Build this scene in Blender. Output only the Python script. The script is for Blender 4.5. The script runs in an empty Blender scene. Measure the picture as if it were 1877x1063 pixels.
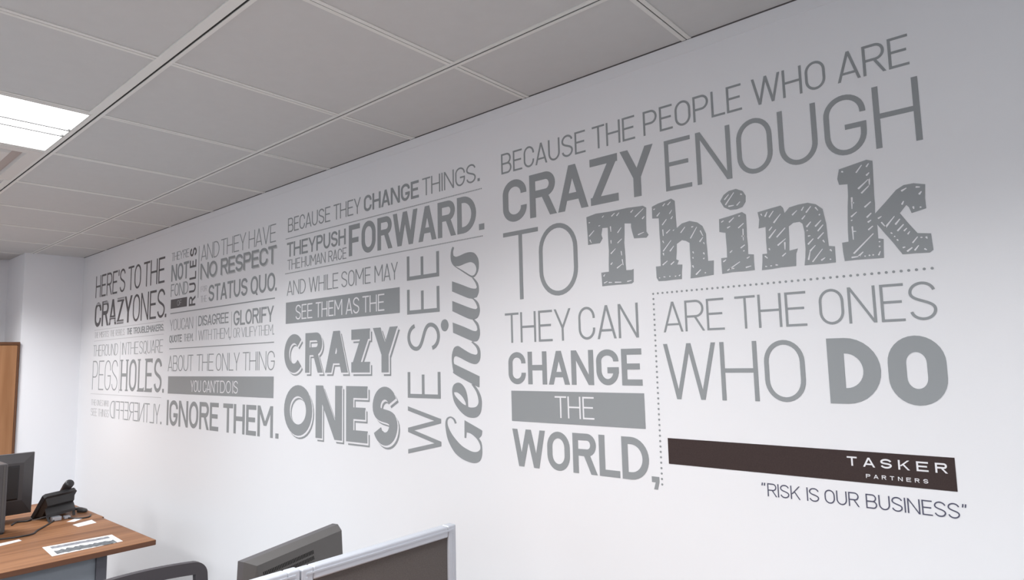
import bpy, bmesh, math, random
from mathutils import Vector, Matrix
from mathutils.geometry import tessellate_polygon

SC = bpy.context.scene
COL = SC.collection
CEIL = 2.5            # ceiling height (m); x runs along the lettered wall to the far end, y into the room
TILE = 0.6
RUN = 0.352           # first ceiling runner, from the lettered wall

# ------------------------------------------------------------------ camera
cam_d = bpy.data.cameras.new('camera'); cam = bpy.data.objects.new('camera', cam_d); COL.objects.link(cam)
SC.camera = cam
PITCH, YAW, ROLL = 0.10361331, -0.86260098, -0.0246902
cam.location = (-1.35281, 1.68270, CEIL - 0.898557)
F = Vector((math.cos(PITCH)*math.cos(YAW), math.cos(PITCH)*math.sin(YAW), math.sin(PITCH)))
R0 = Vector((math.sin(YAW), -math.cos(YAW), 0)); U0 = R0.cross(F)
RR = R0*math.cos(ROLL) + U0*math.sin(ROLL); UU = U0*math.cos(ROLL) - R0*math.sin(ROLL)
cam.rotation_euler = Matrix((RR, UU, -F)).transposed().to_euler()
cam_d.sensor_width = 36.0; cam_d.sensor_fit = 'HORIZONTAL'
cam_d.lens = 1175.997*36.0/1877.0
cam_d.clip_start = 0.05

# ------------------------------------------------------------------ world, view
w = bpy.data.worlds.new('world'); SC.world = w; w.use_nodes = True
w.node_tree.nodes['Background'].inputs[0].default_value = (0.75, 0.82, 1.0, 1)
w.node_tree.nodes['Background'].inputs[1].default_value = 0.3
SC.view_settings.view_transform = 'Standard'; SC.view_settings.look = 'None'
SC.view_settings.gamma = 1.0; SC.view_settings.use_curve_mapping = False
SC.view_settings.exposure = EXPO = 0.0

# ------------------------------------------------------------------ light of the ceiling luminaires (louvred, downward)
LIGHT_W = 27.8; LIGHT_SPREAD = 139; LIGHT_COL = (0.975, 0.988, 1.0)
LUMS = [(1.5, 1.252), (-0.3, 1.252), (-2.1, 1.252), (3.9, 1.252), (1.5, 3.052), (-0.3, 3.052), (-2.1, 3.052), (3.9, 3.052)]
for (lx, ly) in LUMS:
    ld = bpy.data.lights.new('luminaire_light', 'AREA'); ld.shape = 'RECTANGLE'; ld.size = 0.54; ld.size_y = 0.54
    ld.energy = LIGHT_W*(1.4 if (lx, ly) == (3.9, 1.252) else .85 if lx == -2.1 else 1.0); ld.spread = math.radians(LIGHT_SPREAD); ld.color = LIGHT_COL
    lo = bpy.data.objects.new('luminaire_light', ld); lo.location = (lx, ly, CEIL+0.001); COL.objects.link(lo)
# daylight through the window behind the camera side of the room
DAY_W = 24.0
ld = bpy.data.lights.new('window_daylight', 'AREA'); ld.shape = 'RECTANGLE'; ld.size = 3.2; ld.size_y = 1.1
ld.energy = DAY_W; ld.color = (0.86, 0.92, 1.0)
lo = bpy.data.objects.new('window_daylight', ld); lo.location = (0.2, 5.44, 1.5); lo.rotation_euler = (math.radians(-90), 0, 0); COL.objects.link(lo)

# ------------------------------------------------------------------ wall lettering data: metres along the wall (left to right) and height
LINES = [
 ('thin grey capitals BECAUSE THE PEOPLE WHO ARE, topmost line of wall lettering',2.2495,2.3234,[('BECAUSE',0.085,-0.1241,0.2373),('THE',0.085,0.2644,0.4177),('PEOPLE',0.085,0.4468,0.745),('WHO',0.085,0.7731,0.956),('ARE',0.085,0.983,1.1353)],''),
 ('bold grey word CRAZY right beside thin ENOUGH on the white wall',2.0699,2.2195,[('CRAZY',0.17,-0.1202,0.4746)],''),
 ('large thin grey word ENOUGH to the right of bold CRAZY',2.0674,2.2173,[('ENOUGH',0.085,0.5112,1.1474)],''),
 ('tall thin grey word TO just left of the sketched Think',1.7962,2.036,[('T',0.065,-0.1228,0.0336),('O',0.065,0.0352,0.1922)],''),
 ('thin grey words THEY CAN above bold CHANGE on the white wall',1.6489,1.7521,[('THEY',0.075,-0.1233,0.1569),('CAN',0.075,0.1865,0.4006)],''),
 ('bold grey word CHANGE above the grey THE bar',1.5082,1.6167,[('CHANGE',0.17,-0.1124,0.4057)],''),
 ('bold grey word WORLD with comma below the grey THE bar',1.2356,1.3583,[('WORLD',0.17,-0.1017,0.4151),(',',0.17,0.4216,0.4452)],''),
 ('thin grey words ARE THE ONES under the dotted line at right',1.66,1.7464,[('ARE',0.07,0.4815,0.6618),('THE',0.07,0.6924,0.8719),('ONES',0.07,0.9018,1.1445)],''),
 ('large thin grey word WHO left of very heavy DO',1.4718,1.6269,[('WHO',0.075,0.4772,0.8592)],''),
 ('very heavy grey word DO at the right end of the wall lettering',1.4714,1.6265,[('DO',0.235,0.9121,1.1523)],''),
 ('small dark quoted line RISK IS OUR BUSINESS below the dark brown bar',1.2348,1.2669,[('“',0.085,0.7334,0.7433),('RISK',0.08,0.748,0.8271),('IS',0.08,0.8423,0.87),('OUR',0.08,0.8828,0.9576),('BUSINESS',0.08,0.9717,1.1509),('”',0.085,1.1553,1.1637)],'dark'),
 ('grey line BECAUSE THEY CHANGE THINGS with bold CHANGE, above a dotted rule',2.2486,2.3205,[('BECAUSE',0.085,-1.5592,-1.1901),('THEY',0.085,-1.1628,-0.9559),('CHANGE',0.16,-0.9318,-0.5695),('THINGS',0.085,-0.5477,-0.2515),('.',0.09,-0.2421,-0.2312)],''),
 ('small bold grey words THEY PUSH left of FORWARD',2.1238,2.1961,[('THEY',0.15,-1.5666,-1.3087),('PUSH',0.15,-1.3035,-1.0684)],''),
 ('small thin grey words THE HUMAN RACE under THEY PUSH',2.0581,2.1095,[('THE',0.085,-1.5607,-1.4448),('HUMAN',0.085,-1.4324,-1.2271),('RACE',0.085,-1.2026,-1.0626)],''),
 ('large bold grey word FORWARD between two dotted rules',2.0649,2.2048,[('FORWARD',0.17,-1.0433,-0.2535),('.',0.17,-0.2394,-0.2135)],''),
 ('thin grey line AND WHILE SOME MAY above a grey bar',1.93,2.0018,[('AND',0.075,-1.5623,-1.3937),('WHILE',0.075,-1.3654,-1.1252),('SOME',0.075,-1.0997,-0.8863),('MAY',0.075,-0.8578,-0.7033)],''),
 ('chunky grey word CRAZY with drop line shadow, above chunky ONES',1.5501,1.7368,[('C',0.235,-1.5779,-1.4032),('R',0.195,-1.3894,-1.2439),('A',0.25,-1.2236,-1.0475),('Z',0.25,-1.0221,-0.8907),('Y',0.25,-0.8683,-0.707)],'shadow'),
 ('chunky grey word ONES with drop line shadow, under chunky CRAZY',1.2534,1.4914,[('O',0.22,-1.5741,-1.3264),('N',0.22,-1.2977,-1.0906),('E',0.22,-1.0597,-0.9079),('S',0.22,-0.8714,-0.7104)],'shadow'),
 ("dark thin line HERE'S TO THE at the far left of the wall lettering",2.1404,2.3127,[("HERE'S",0.085,-4.4087,-3.7786),('TO',0.085,-3.7209,-3.4816),('THE',0.085,-3.4328,-3.0749)],'black'),
 ('dark line CRAZY ONES with striped CRAZY at the far left',1.9106,2.1017,[('CRAZY',0.155,-4.4043,-3.6259),('ONES',0.085,-3.6093,-3.0578),('.',0.085,-3.052,-3.0298)],'black'),
 ('tiny grey line of misfits, rebels and troublemakers between two faint rules',1.8247,1.8696,[('THE',0.07,-4.3888,-4.3074),('MISFITS.',0.07,-4.2798,-4.0725),('THE',0.07,-4.0409,-3.9598),('REBELS.',0.07,-3.9343,-3.7487),('THE',0.16,-3.7061,-3.6123),('TROUBLEMAKERS.',0.16,-3.5894,-3.0587)],'pale'),
 ('thin pale line THE ROUND IN THE SQUARE at the far left',1.6837,1.7695,[('THE',0.05,-4.4069,-4.2222),('ROUND',0.05,-4.2059,-3.8724),('IN',0.05,-3.7865,-3.7123),('THE',0.05,-3.6965,-3.4847),('SQUARE',0.05,-3.4639,-3.0676)],''),
 ('tall narrow words PEGS HOLES at the far left, HOLES bolder',1.428,1.6486,[('PEGS',0.04,-4.3986,-3.8618),('HOLES',0.11,-3.7989,-3.0711),('.',0.07,-3.0558,-3.0315)],''),
 ('tiny faint words THE ONES WHO left of mirrored lettering',1.3097,1.3536,[('THE',0.08,-4.4059,-4.2957),('ONES',0.08,-4.2773,-4.1413),('WHO',0.08,-4.1236,-4.0192)],'pale'),
 ('tiny faint words SEE THINGS, lowest left of the wall lettering',1.2306,1.2875,[('SEE',0.08,-4.4028,-4.2677),('THINGS',0.08,-4.238,-4.0102)],'pale'),
 ('thin grey word with mirrored letters, lowest at the far left',1.2287,1.354,[('DIFFERENTLY',0.058,-3.988,-3.0846),('.',0.06,-3.0699,-3.0538)],'mirror'),
 ("small faint word THEY'RE above bold NOT",2.2664,2.3188,[("THEY'RE",0.07,-2.9699,-2.7128)],''),
 ('bold narrow grey word NOT left of upright RULES',2.1334,2.2406,[('NOT',0.16,-2.9674,-2.7092)],''),
 ('narrow grey word FOND under NOT',2.0354,2.116,[('FOND',0.09,-2.9667,-2.7107)],''),
 ('thin grey line AND THEY HAVE above NO RESPECT',2.2192,2.3141,[('AND',0.065,-2.5417,-2.3056),('THEY',0.065,-2.2831,-1.9913),('HAVE',0.065,-1.9601,-1.6764)],''),
 ('bold grey words NO RESPECT with soft shadow',2.1078,2.2016,[('NO',0.15,-2.5439,-2.3291),('RESPECT',0.15,-2.2808,-1.6705)],'soft'),
 ('bold narrow grey words STATUS QUO above a grey rule',1.9652,2.0621,[('STATUS',0.15,-2.4285,-1.9648),('QUO',0.15,-1.9297,-1.6777),('.',0.12,-1.6766,-1.6611)],''),
 ('tiny faint word FOR left of STATUS QUO',2.0306,2.0641,[('FOR',0.06,-2.5313,-2.4515)],'pale'),
 ('tiny faint word THE left of STATUS QUO, under FOR',1.968,2.0066,[('THE',0.06,-2.534,-2.4518)],'pale'),
 ('thin faint words YOU CAN left of DISAGREE',1.819,1.8893,[('YOU',0.05,-2.9671,-2.8025),('CAN',0.05,-2.7919,-2.6301)],''),
 ('tiny words QUOTE THEM under YOU CAN',1.7434,1.7894,[('QUOTE',0.17,-2.969,-2.7837),('THEM',0.07,-2.7527,-2.6328),('.',0.07,-2.6276,-2.6206)],''),
 ('small bold grey word DISAGREE left of GLORIFY',1.8282,1.8887,[('DISAGREE',0.13,-2.5547,-2.175)],''),
 ('thin pale words WITH THEM under DISAGREE',1.7429,1.8021,[('WITH',0.05,-2.5512,-2.3776),('THEM',0.05,-2.3592,-2.1668),(',',0.05,-2.1597,-2.1488)],''),
 ('bold narrow grey word GLORIFY right of DISAGREE',1.8087,1.8901,[('GLORIFY',0.15,-2.1143,-1.6862)],''),
 ('thin pale words OR VILIFY THEM under GLORIFY',1.7422,1.7952,[('OR',0.05,-2.1131,-2.0411),('VILIFY',0.05,-2.0221,-1.8549),('THEM',0.05,-1.8437,-1.6934),('.',0.05,-1.6887,-1.6816)],''),
 ('thin grey line ABOUT THE ONLY THING above a grey bar',1.5635,1.661,[('ABOUT',0.06,-2.9778,-2.6137),('THE',0.06,-2.5635,-2.346),('ONLY',0.06,-2.3144,-2.0379),('THING',0.06,-2.0024,-1.6714)],''),
 ('bold grey line IGNORE THEM below a grey bar',1.2279,1.3841,[('IGNORE',0.16,-2.974,-2.2692),('THEM',0.16,-2.2131,-1.6803),('.',0.15,-1.6548,-1.6256)],''),
]
BARS = [
 ('grey bar with white word THE between CHANGE and WORLD',(-0.102,0.409,1.384,1.486),1.4023,1.4713,[('THE',0.075,0.0833,0.2337)]),
 ('grey bar with white words SEE THEM AS THE above chunky CRAZY',(-1.57,-0.693,1.7905,1.896),1.8064,1.8779,[('SEE',0.085,-1.4789,-1.3325),('THEM',0.085,-1.3043,-1.0919),('AS',0.085,-1.0652,-0.9655),('THE',0.085,-0.9423,-0.7915)]),
 ('small dark grey bar with faint word OF under FOND',(-2.963,-2.723,1.959,2.017),1.9721,2.0059,[('OF',0.08,-2.8646,-2.8003)]),
 ("long grey bar with white words YOU CAN'T DO IS above IGNORE THEM",(-2.968,-1.679,1.4245,1.532),1.4402,1.5081,[('YOU',0.08,-2.6363,-2.4985),("CAN'T",0.08,-2.4711,-2.2663),('DO',0.08,-2.2547,-2.1283),('IS',0.08,-2.1099,-2.0499)]),
]
LOGO = [
 (1.328,1.3492,[('TASKER',0.16,0.9377,1.1361)]),
 (1.3029,1.3119,[('PARTNERS',0.16,0.9761,1.0984)]),
]
THINK = [
 ('T',[(0.2313,2.0367),(0.2665,2.0425),(0.3449,2.0408),(0.381,2.0416),(0.4333,2.0388),(0.4439,2.0317),(0.4412,1.9595),(0.4475,1.9493),(0.4403,1.9417),(0.3991,1.9453),(0.3941,1.9633),(0.3904,1.9811),(0.3909,1.992),(0.368,1.9955),(0.3644,1.936),(0.3674,1.8525),(0.3864,1.8514),(0.3928,1.8538),(0.3908,1.8144),(0.3843,1.8104),(0.2806,1.8114),(0.2788,1.8539),(0.3067,1.8542),(0.3097,1.9177),(0.3087,1.9918),(0.2889,1.9932),(0.2842,1.9728),(0.2882,1.9609),(0.2781,1.947),(0.234,1.947),(0.2332,1.99)],[(0.2395,1.9743,0.2583,1.9896),(0.2417,1.9624,0.247,1.9519),(0.324,2.0249,0.3354,2.0327),(0.3423,2.0236,0.351,2.0317),(0.4059,2.01,0.4346,2.0302),(0.4296,1.9999,0.4368,2.0065),(0.4135,1.9542,0.4327,1.9592),(0.3916,2.0259,0.4,2.032),(0.3188,1.9935,0.3199,1.9773),(0.3434,1.9706,0.3567,1.9846),(0.3186,1.9502,0.3189,1.9405),(0.3419,1.939,0.3568,1.9497),(0.3167,1.9089,0.3338,1.9226),(0.3532,1.9122,0.3544,1.8995),(0.3555,1.8867,0.3583,1.8691),(0.3363,1.8621,0.3549,1.8727),(0.3151,1.8756,0.3209,1.8813),(0.2885,1.8209,0.2998,1.8246),(0.3052,1.8209,0.3161,1.8202),(0.327,1.8195,0.3486,1.8178),(0.37,1.818,0.3841,1.8197),(0.2876,1.8418,0.2923,1.8477),(0.2761,2.0017,0.2818,2.0024),(0.2402,2.0171,0.2442,2.0181),(0.2905,2.0271,0.2963,2.0311)]),
 ('h',[(0.4628,2.0306),(0.4839,2.0371),(0.5252,2.044),(0.536,2.0354),(0.5367,1.9902),(0.5379,1.9557),(0.5543,1.9665),(0.5779,1.9702),(0.6005,1.9623),(0.6149,1.9499),(0.624,1.9268),(0.625,1.8778),(0.6255,1.8506),(0.6416,1.8501),(0.6393,1.8107),(0.5718,1.8074),(0.5753,1.8433),(0.5744,1.9076),(0.5639,1.9149),(0.5517,1.9189),(0.5354,1.9099),(0.5314,1.866),(0.5391,1.8621),(0.5337,1.8509),(0.5493,1.8491),(0.5455,1.808),(0.4734,1.809),(0.4674,1.8192),(0.4668,1.8524),(0.4823,1.8522),(0.4843,1.9198),(0.4832,1.9929),(0.4623,1.9956)],[(0.4681,2.0214,0.4725,2.0228),(0.4982,2.0269,0.5051,2.0333),(0.5136,2.0273,0.5231,2.0353),(0.4779,1.9998,0.4874,2.009),(0.518,2.0008,0.5256,2.0101),(0.4936,1.9714,0.5074,1.9859),(0.522,1.9851,0.5272,1.9918),(0.4945,1.9577,0.4951,1.9394),(0.5053,1.9455,0.5171,1.9543),(0.5265,1.9499,0.5298,1.9524),(0.4927,1.9247,0.4956,1.9183),(0.4927,1.8945,0.5185,1.9226),(0.5137,1.8919,0.5262,1.9052),(0.4924,1.8886,0.4937,1.8824),(0.4889,1.8545,0.5041,1.8647),(0.5147,1.8531,0.5247,1.8602),(0.4903,1.8199,0.4952,1.8188),(0.4756,1.8184,0.4788,1.8175),(0.5081,1.8196,0.5113,1.8193),(0.5256,1.8179,0.5288,1.8184),(0.5382,1.8181,0.5415,1.8207),(0.5782,1.9203,0.5982,1.9495),(0.6081,1.9378,0.6148,1.9224),(0.6048,1.907,0.6145,1.9181),(0.5497,1.9405,0.5631,1.9548),(0.583,1.9518,0.5877,1.9526),(0.583,1.8817,0.5849,1.8771),(0.5821,1.8658,0.5831,1.8622),(0.5802,1.8428,0.5826,1.8367),(0.6158,1.9035,0.6179,1.8988),(0.6141,1.8749,0.6162,1.8703),(0.6131,1.8577,0.6156,1.8603),(0.589,1.8164,0.6033,1.8287),(0.615,1.8189,0.6177,1.8186)]),
 ('dot',[(0.6698,2.0103),(0.68,2.0257),(0.6948,2.0343),(0.7148,2.0361),(0.7324,2.0272),(0.7398,2.0132),(0.7387,1.9966),(0.7297,1.9842),(0.7141,1.9805),(0.6959,1.9816),(0.6793,1.9915)],[(0.682,2.0124,0.6942,2.0244),(0.684,1.9978,0.7086,2.0274),(0.7266,2.0198,0.7304,2.0177),(0.7148,1.991,0.7237,1.9993),(0.6923,1.9921,0.7064,1.9925)]),
 ('i',[(0.6636,1.9613),(0.6934,1.965),(0.7275,1.9706),(0.7374,1.962),(0.7371,1.926),(0.7367,1.8558),(0.7515,1.8532),(0.7515,1.8118),(0.6926,1.8126),(0.6635,1.8106),(0.6632,1.8536),(0.6796,1.8536),(0.6796,1.9008),(0.6794,1.9212),(0.6624,1.9259)],[(0.6697,1.9518,0.6757,1.9551),(0.691,1.9485,0.7044,1.959),(0.6853,1.9338,0.6931,1.9369),(0.7152,1.9293,0.7297,1.9396),(0.7177,1.9611,0.7214,1.9619),(0.7274,1.9247,0.7268,1.8943),(0.7229,1.9059,0.7302,1.9049),(0.7187,1.8746,0.7296,1.8815),(0.6888,1.8659,0.6947,1.8708),(0.725,1.8655,0.7278,1.8665),(0.6689,1.8431,0.6764,1.8478),(0.7334,1.8452,0.7404,1.8485),(0.6788,1.8182,0.7137,1.8379),(0.6862,1.823,0.6974,1.8218),(0.7291,1.821,0.7429,1.8236)]),
 ('n',[(0.7684,1.963),(0.7973,1.9671),(0.8274,1.9708),(0.8333,1.9636),(0.8362,1.9497),(0.8485,1.9623),(0.8712,1.9658),(0.8933,1.9664),(0.9121,1.9592),(0.9266,1.945),(0.9322,1.9068),(0.9342,1.8517),(0.9478,1.8486),(0.9474,1.8096),(0.8754,1.8102),(0.8807,1.8523),(0.8811,1.8939),(0.8776,1.9153),(0.8707,1.9216),(0.8558,1.9213),(0.844,1.9139),(0.8429,1.8783),(0.8411,1.8516),(0.8624,1.8546),(0.8574,1.8422),(0.8553,1.8111),(0.8182,1.8113),(0.77,1.8093),(0.774,1.8512),(0.7859,1.8511),(0.7855,1.8862),(0.7865,1.9213),(0.7683,1.9199),(0.7714,1.9427)],[(0.7768,1.9569,0.7792,1.9524),(0.7869,1.9484,0.7929,1.9597),(0.7972,1.9454,0.8086,1.9597),(0.8079,1.9288,0.826,1.9488),(0.795,1.9105,0.8026,1.9188),(0.7937,1.8905,0.8119,1.9107),(0.8131,1.8904,0.835,1.9113),(0.8143,1.8689,0.8344,1.8834),(0.832,1.8745,0.8313,1.856),(0.8239,1.8397,0.8327,1.8466),(0.7919,1.8638,0.7935,1.8595),(0.7802,1.845,0.7864,1.8389),(0.7798,1.8182,0.7837,1.8172),(0.7929,1.8181,0.796,1.8182),(0.8059,1.8193,0.811,1.8182),(0.8546,1.9414,0.8665,1.9513),(0.8775,1.9494,0.883,1.9577),(0.888,1.9424,0.8999,1.9561),(0.9104,1.9517,0.9158,1.943),(0.8772,1.9272,0.8851,1.935),(0.9178,1.931,0.9199,1.9332),(0.8868,1.906,0.8972,1.9174),(0.9071,1.9042,0.9212,1.9175),(0.9123,1.8919,0.925,1.9054),(0.9109,1.8727,0.9249,1.8861),(0.8888,1.8823,0.8937,1.8829),(0.8874,1.8618,0.9003,1.8742),(0.9224,1.8673,0.9255,1.8618),(0.8859,1.8232,0.8909,1.8432),(0.891,1.8445,0.9039,1.857),(0.8951,1.8169,0.9197,1.8459),(0.9154,1.8184,0.924,1.8238),(0.937,1.8424,0.9402,1.8382),(0.9349,1.8187,0.9376,1.8183),(0.8866,1.8969,0.889,1.8966)]),
 ('k',[(0.9701,2.0356),(0.9943,2.0398),(1.031,2.0463),(1.0432,2.041),(1.0428,2.0215),(1.0416,1.9827),(1.0395,1.9145),(1.0624,1.9375),(1.0862,1.9625),(1.1019,1.9708),(1.1211,1.9713),(1.1436,1.9646),(1.1411,1.9334),(1.1414,1.9099),(1.1128,1.9036),(1.1086,1.918),(1.1037,1.9239),(1.0896,1.9074),(1.1056,1.8798),(1.1207,1.8564),(1.1461,1.852),(1.1478,1.8148),(1.1407,1.8096),(1.0881,1.812),(1.0706,1.8423),(1.042,1.8884),(1.0418,1.8551),(1.0527,1.8523),(1.0501,1.8083),(0.9672,1.8104),(0.9645,1.8554),(0.9788,1.8561),(0.9811,1.9149),(0.9856,1.9671),(0.9864,1.9956),(0.9679,1.9977),(0.9648,2.0125)],[(0.9757,2.0291,0.9787,2.0271),(1.007,2.0198,1.0198,2.0356),(1.0297,2.0295,1.0348,2.0363),(1.0282,2.0088,1.0343,2.0141),(1.0088,1.9799,1.0345,2.001),(1.0149,1.9682,1.0333,1.9843),(1.0337,1.9999,1.033,1.983),(0.9934,1.9616,0.9919,1.9342),(0.9936,1.9484,0.9971,1.9478),(1.0193,1.9334,1.0326,1.9441),(0.9889,1.915,1.0013,1.9247),(0.9882,1.9059,0.9906,1.9068),(1.022,1.9083,1.0317,1.917),(1.0234,1.8964,1.0301,1.9005),(1.0232,1.8783,1.0328,1.8859),(0.9895,1.8912,0.9896,1.8598),(0.991,1.8792,0.9968,1.8784),(0.9883,1.8261,1.0326,1.8679),(0.983,1.8171,1.0016,1.818),(0.9982,1.8184,1.0081,1.8275),(1.0107,1.8169,1.013,1.8171),(1.0199,1.8178,1.0222,1.8175),(1.0278,1.8179,1.0301,1.8176),(1.04,1.8159,1.044,1.8243),(1.043,1.8473,1.0456,1.8469),(1.0422,1.8359,1.0448,1.8361),(1.0453,1.9019,1.0523,1.9059),(1.0512,1.892,1.0591,1.8793),(1.0591,1.8793,1.0783,1.9017),(1.0791,1.8826,1.0886,1.8937),(1.0822,1.867,1.095,1.8802),(1.095,1.8652,1.1007,1.8705),(1.1018,1.8567,1.106,1.8623),(1.1097,1.8357,1.12,1.8479),(1.1261,1.8458,1.1291,1.8454),(1.1364,1.8456,1.1381,1.8416),(1.0967,1.9579,1.1067,1.9628),(1.1256,1.9617,1.1328,1.9603),(1.1305,1.944,1.1351,1.9494),(1.0954,1.9266,1.0991,1.9335),(1.117,1.9178,1.1177,1.9127),(1.1299,1.9143,1.1324,1.9139),(1.0686,1.8648,1.071,1.8624),(1.0749,1.8555,1.0763,1.8541),(1.0797,1.8473,1.0816,1.8445),(1.0899,1.8272,1.0943,1.8279),(1.0977,1.8175,1.1078,1.8248),(1.1125,1.8181,1.1206,1.8281),(1.1313,1.8193,1.1351,1.8164)]),
]
GENIUS = [
 ('G',[(-0.3718,1.3633),(-0.3804,1.3772),(-0.3952,1.3848),(-0.4103,1.3855),(-0.4257,1.3774),(-0.4321,1.3583),(-0.4279,1.3254),(-0.4152,1.2931),(-0.386,1.2583),(-0.3512,1.2388),(-0.3168,1.2297),(-0.2858,1.2272),(-0.2605,1.2344),(-0.248,1.2512),(-0.2446,1.2729),(-0.2477,1.3002),(-0.2595,1.3152),(-0.2471,1.3258),(-0.2428,1.3418),(-0.252,1.3472),(-0.3277,1.3747),(-0.3307,1.3713),(-0.3321,1.3127),(-0.3234,1.3124),(-0.3212,1.3334),(-0.2973,1.3288),(-0.2696,1.3126),(-0.2546,1.2919),(-0.2539,1.2782),(-0.2652,1.2694),(-0.2848,1.266),(-0.3101,1.2701),(-0.3501,1.2853),(-0.3907,1.3152),(-0.4142,1.3427),(-0.4211,1.363),(-0.4166,1.3757),(-0.4043,1.3812),(-0.3895,1.3748),(-0.3808,1.3608)],None),
 ('e',[(-0.2787,1.5042),(-0.2567,1.4823),(-0.2436,1.4546),(-0.2432,1.4268),(-0.2505,1.4047),(-0.2676,1.3901),(-0.2959,1.3862),(-0.3244,1.3918),(-0.356,1.411),(-0.3821,1.439),(-0.3916,1.4678),(-0.3918,1.4885),(-0.3837,1.5032),(-0.3656,1.5108),(-0.345,1.5077),(-0.3249,1.4894),(-0.314,1.4611),(-0.3109,1.4247),(-0.295,1.4224),(-0.2722,1.4259),(-0.2596,1.4383),(-0.2602,1.4582),(-0.2708,1.4821),(-0.2929,1.5061)],[(-0.3831,1.4762),(-0.3634,1.4745),(-0.3402,1.4605),(-0.3244,1.4405),(-0.3223,1.4292),(-0.3408,1.436),(-0.3669,1.4538),(-0.3814,1.4679)]),
 ('n',[(-0.3768,1.5419),(-0.2703,1.5002),(-0.2525,1.4956),(-0.2509,1.5345),(-0.3808,1.5803),(-0.3829,1.5929),(-0.3796,1.6054),(-0.3694,1.6085),(-0.3487,1.6027),(-0.3138,1.5886),(-0.2824,1.5792),(-0.2626,1.5798),(-0.2494,1.5909),(-0.2445,1.607),(-0.2456,1.6272),(-0.2553,1.6437),(-0.2827,1.6609),(-0.289,1.6578),(-0.2667,1.6399),(-0.2586,1.6235),(-0.2605,1.6146),(-0.2702,1.6123),(-0.2958,1.6182),(-0.3303,1.6335),(-0.3478,1.6422),(-0.3614,1.646),(-0.3777,1.641),(-0.387,1.6265),(-0.3923,1.6056),(-0.391,1.5804),(-0.3855,1.5553)],None),
 ('i',[(-0.3851,1.7347),(-0.3831,1.6962),(-0.2882,1.6627),(-0.2719,1.6594),(-0.2555,1.6635),(-0.2454,1.6825),(-0.2464,1.7059),(-0.2539,1.7257),(-0.2752,1.7426),(-0.2807,1.7397),(-0.2622,1.7183),(-0.2572,1.7025),(-0.2628,1.6969),(-0.2817,1.6997),(-0.3257,1.7156)],None),
 ('dot',[(-0.4277,1.7492),(-0.4142,1.7432),(-0.4075,1.7257),(-0.4149,1.7089),(-0.4286,1.7034),(-0.4433,1.7102),(-0.4496,1.7278),(-0.4427,1.7439)],None),
 ('u',[(-0.3851,1.8159),(-0.3854,1.7773),(-0.3027,1.7449),(-0.2725,1.7405),(-0.2533,1.7472),(-0.2436,1.7681),(-0.2468,1.7918),(-0.2572,1.8063),(-0.2733,1.8174),(-0.2568,1.8201),(-0.2466,1.8389),(-0.2476,1.8626),(-0.2553,1.8772),(-0.2713,1.8926),(-0.2796,1.8935),(-0.2636,1.874),(-0.2559,1.8575),(-0.2625,1.8521),(-0.2888,1.8564),(-0.3333,1.8725),(-0.3847,1.8903),(-0.3855,1.8519),(-0.3063,1.822),(-0.2788,1.8147),(-0.2628,1.7988),(-0.2551,1.7826),(-0.2634,1.7772),(-0.2906,1.783),(-0.335,1.7981)],None),
 ('s',[(-0.379,2.022),(-0.3715,2.0177),(-0.3776,2.002),(-0.3756,1.9873),(-0.3624,1.9815),(-0.3421,1.9832),(-0.3135,1.989),(-0.2855,1.9896),(-0.2636,1.9816),(-0.2477,1.9617),(-0.244,1.9374),(-0.2489,1.9142),(-0.263,1.8978),(-0.2768,1.894),(-0.2933,1.9008),(-0.3321,1.923),(-0.3661,1.943),(-0.3804,1.9548),(-0.3889,1.9703),(-0.3908,1.9912),(-0.3862,2.0113)],[(-0.366,1.9458),(-0.343,1.9445),(-0.3088,1.9508),(-0.2837,1.9519),(-0.2646,1.9418),(-0.2568,1.925),(-0.2627,1.9077),(-0.2766,1.9011),(-0.2931,1.9068),(-0.3264,1.9252)]),
]
# ------------------------------------------------------------------ materials
def mat(name, col, rough=0.5, metal=0.0, spec=0.5, noise=0.0, nscale=40.0, bump=0.0, bscale=200.0, emit=None):
    m = bpy.data.materials.new(name); m.use_nodes = True
    nt = m.node_tree; b = nt.nodes['Principled BSDF']
    b.inputs['Base Color'].default_value = (*col, 1); b.inputs['Roughness'].default_value = rough
    b.inputs['Metallic'].default_value = metal; b.inputs['Specular IOR Level'].default_value = spec
    if noise or bump:
        tc = nt.nodes.new('ShaderNodeTexCoord')
    if noise:
        n = nt.nodes.new('ShaderNodeTexNoise'); n.inputs['Scale'].default_value = nscale; n.inputs['Detail'].default_value = 4
        nt.links.new(tc.outputs['Object'], n.inputs['Vector'])
        r = nt.nodes.new('ShaderNodeValToRGB')
        r.color_ramp.elements[0].position = .3; r.color_ramp.elements[1].position = .7
        r.color_ramp.elements[0].color = (*[c*(1-noise) for c in col], 1); r.color_ramp.elements[1].color = (*[min(1, c*(1+noise)) for c in col], 1)
        nt.links.new(n.outputs['Fac'], r.inputs['Fac']); nt.links.new(r.outputs['Color'], b.inputs['Base Color'])
    if bump:
        n2 = nt.nodes.new('ShaderNodeTexNoise'); n2.inputs['Scale'].default_value = bscale; n2.inputs['Detail'].default_value = 3
        nt.links.new(tc.outputs['Object'], n2.inputs['Vector'])
        bp = nt.nodes.new('ShaderNodeBump'); bp.inputs['Strength'].default_value = bump; bp.inputs['Distance'].default_value = .002
        nt.links.new(n2.outputs['Fac'], bp.inputs['Height']); nt.links.new(bp.outputs['Normal'], b.inputs['Normal'])
    if emit:
        b.inputs['Emission Color'].default_value = (*emit[0], 1); b.inputs['Emission Strength'].default_value = emit[1]
    return m
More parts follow.
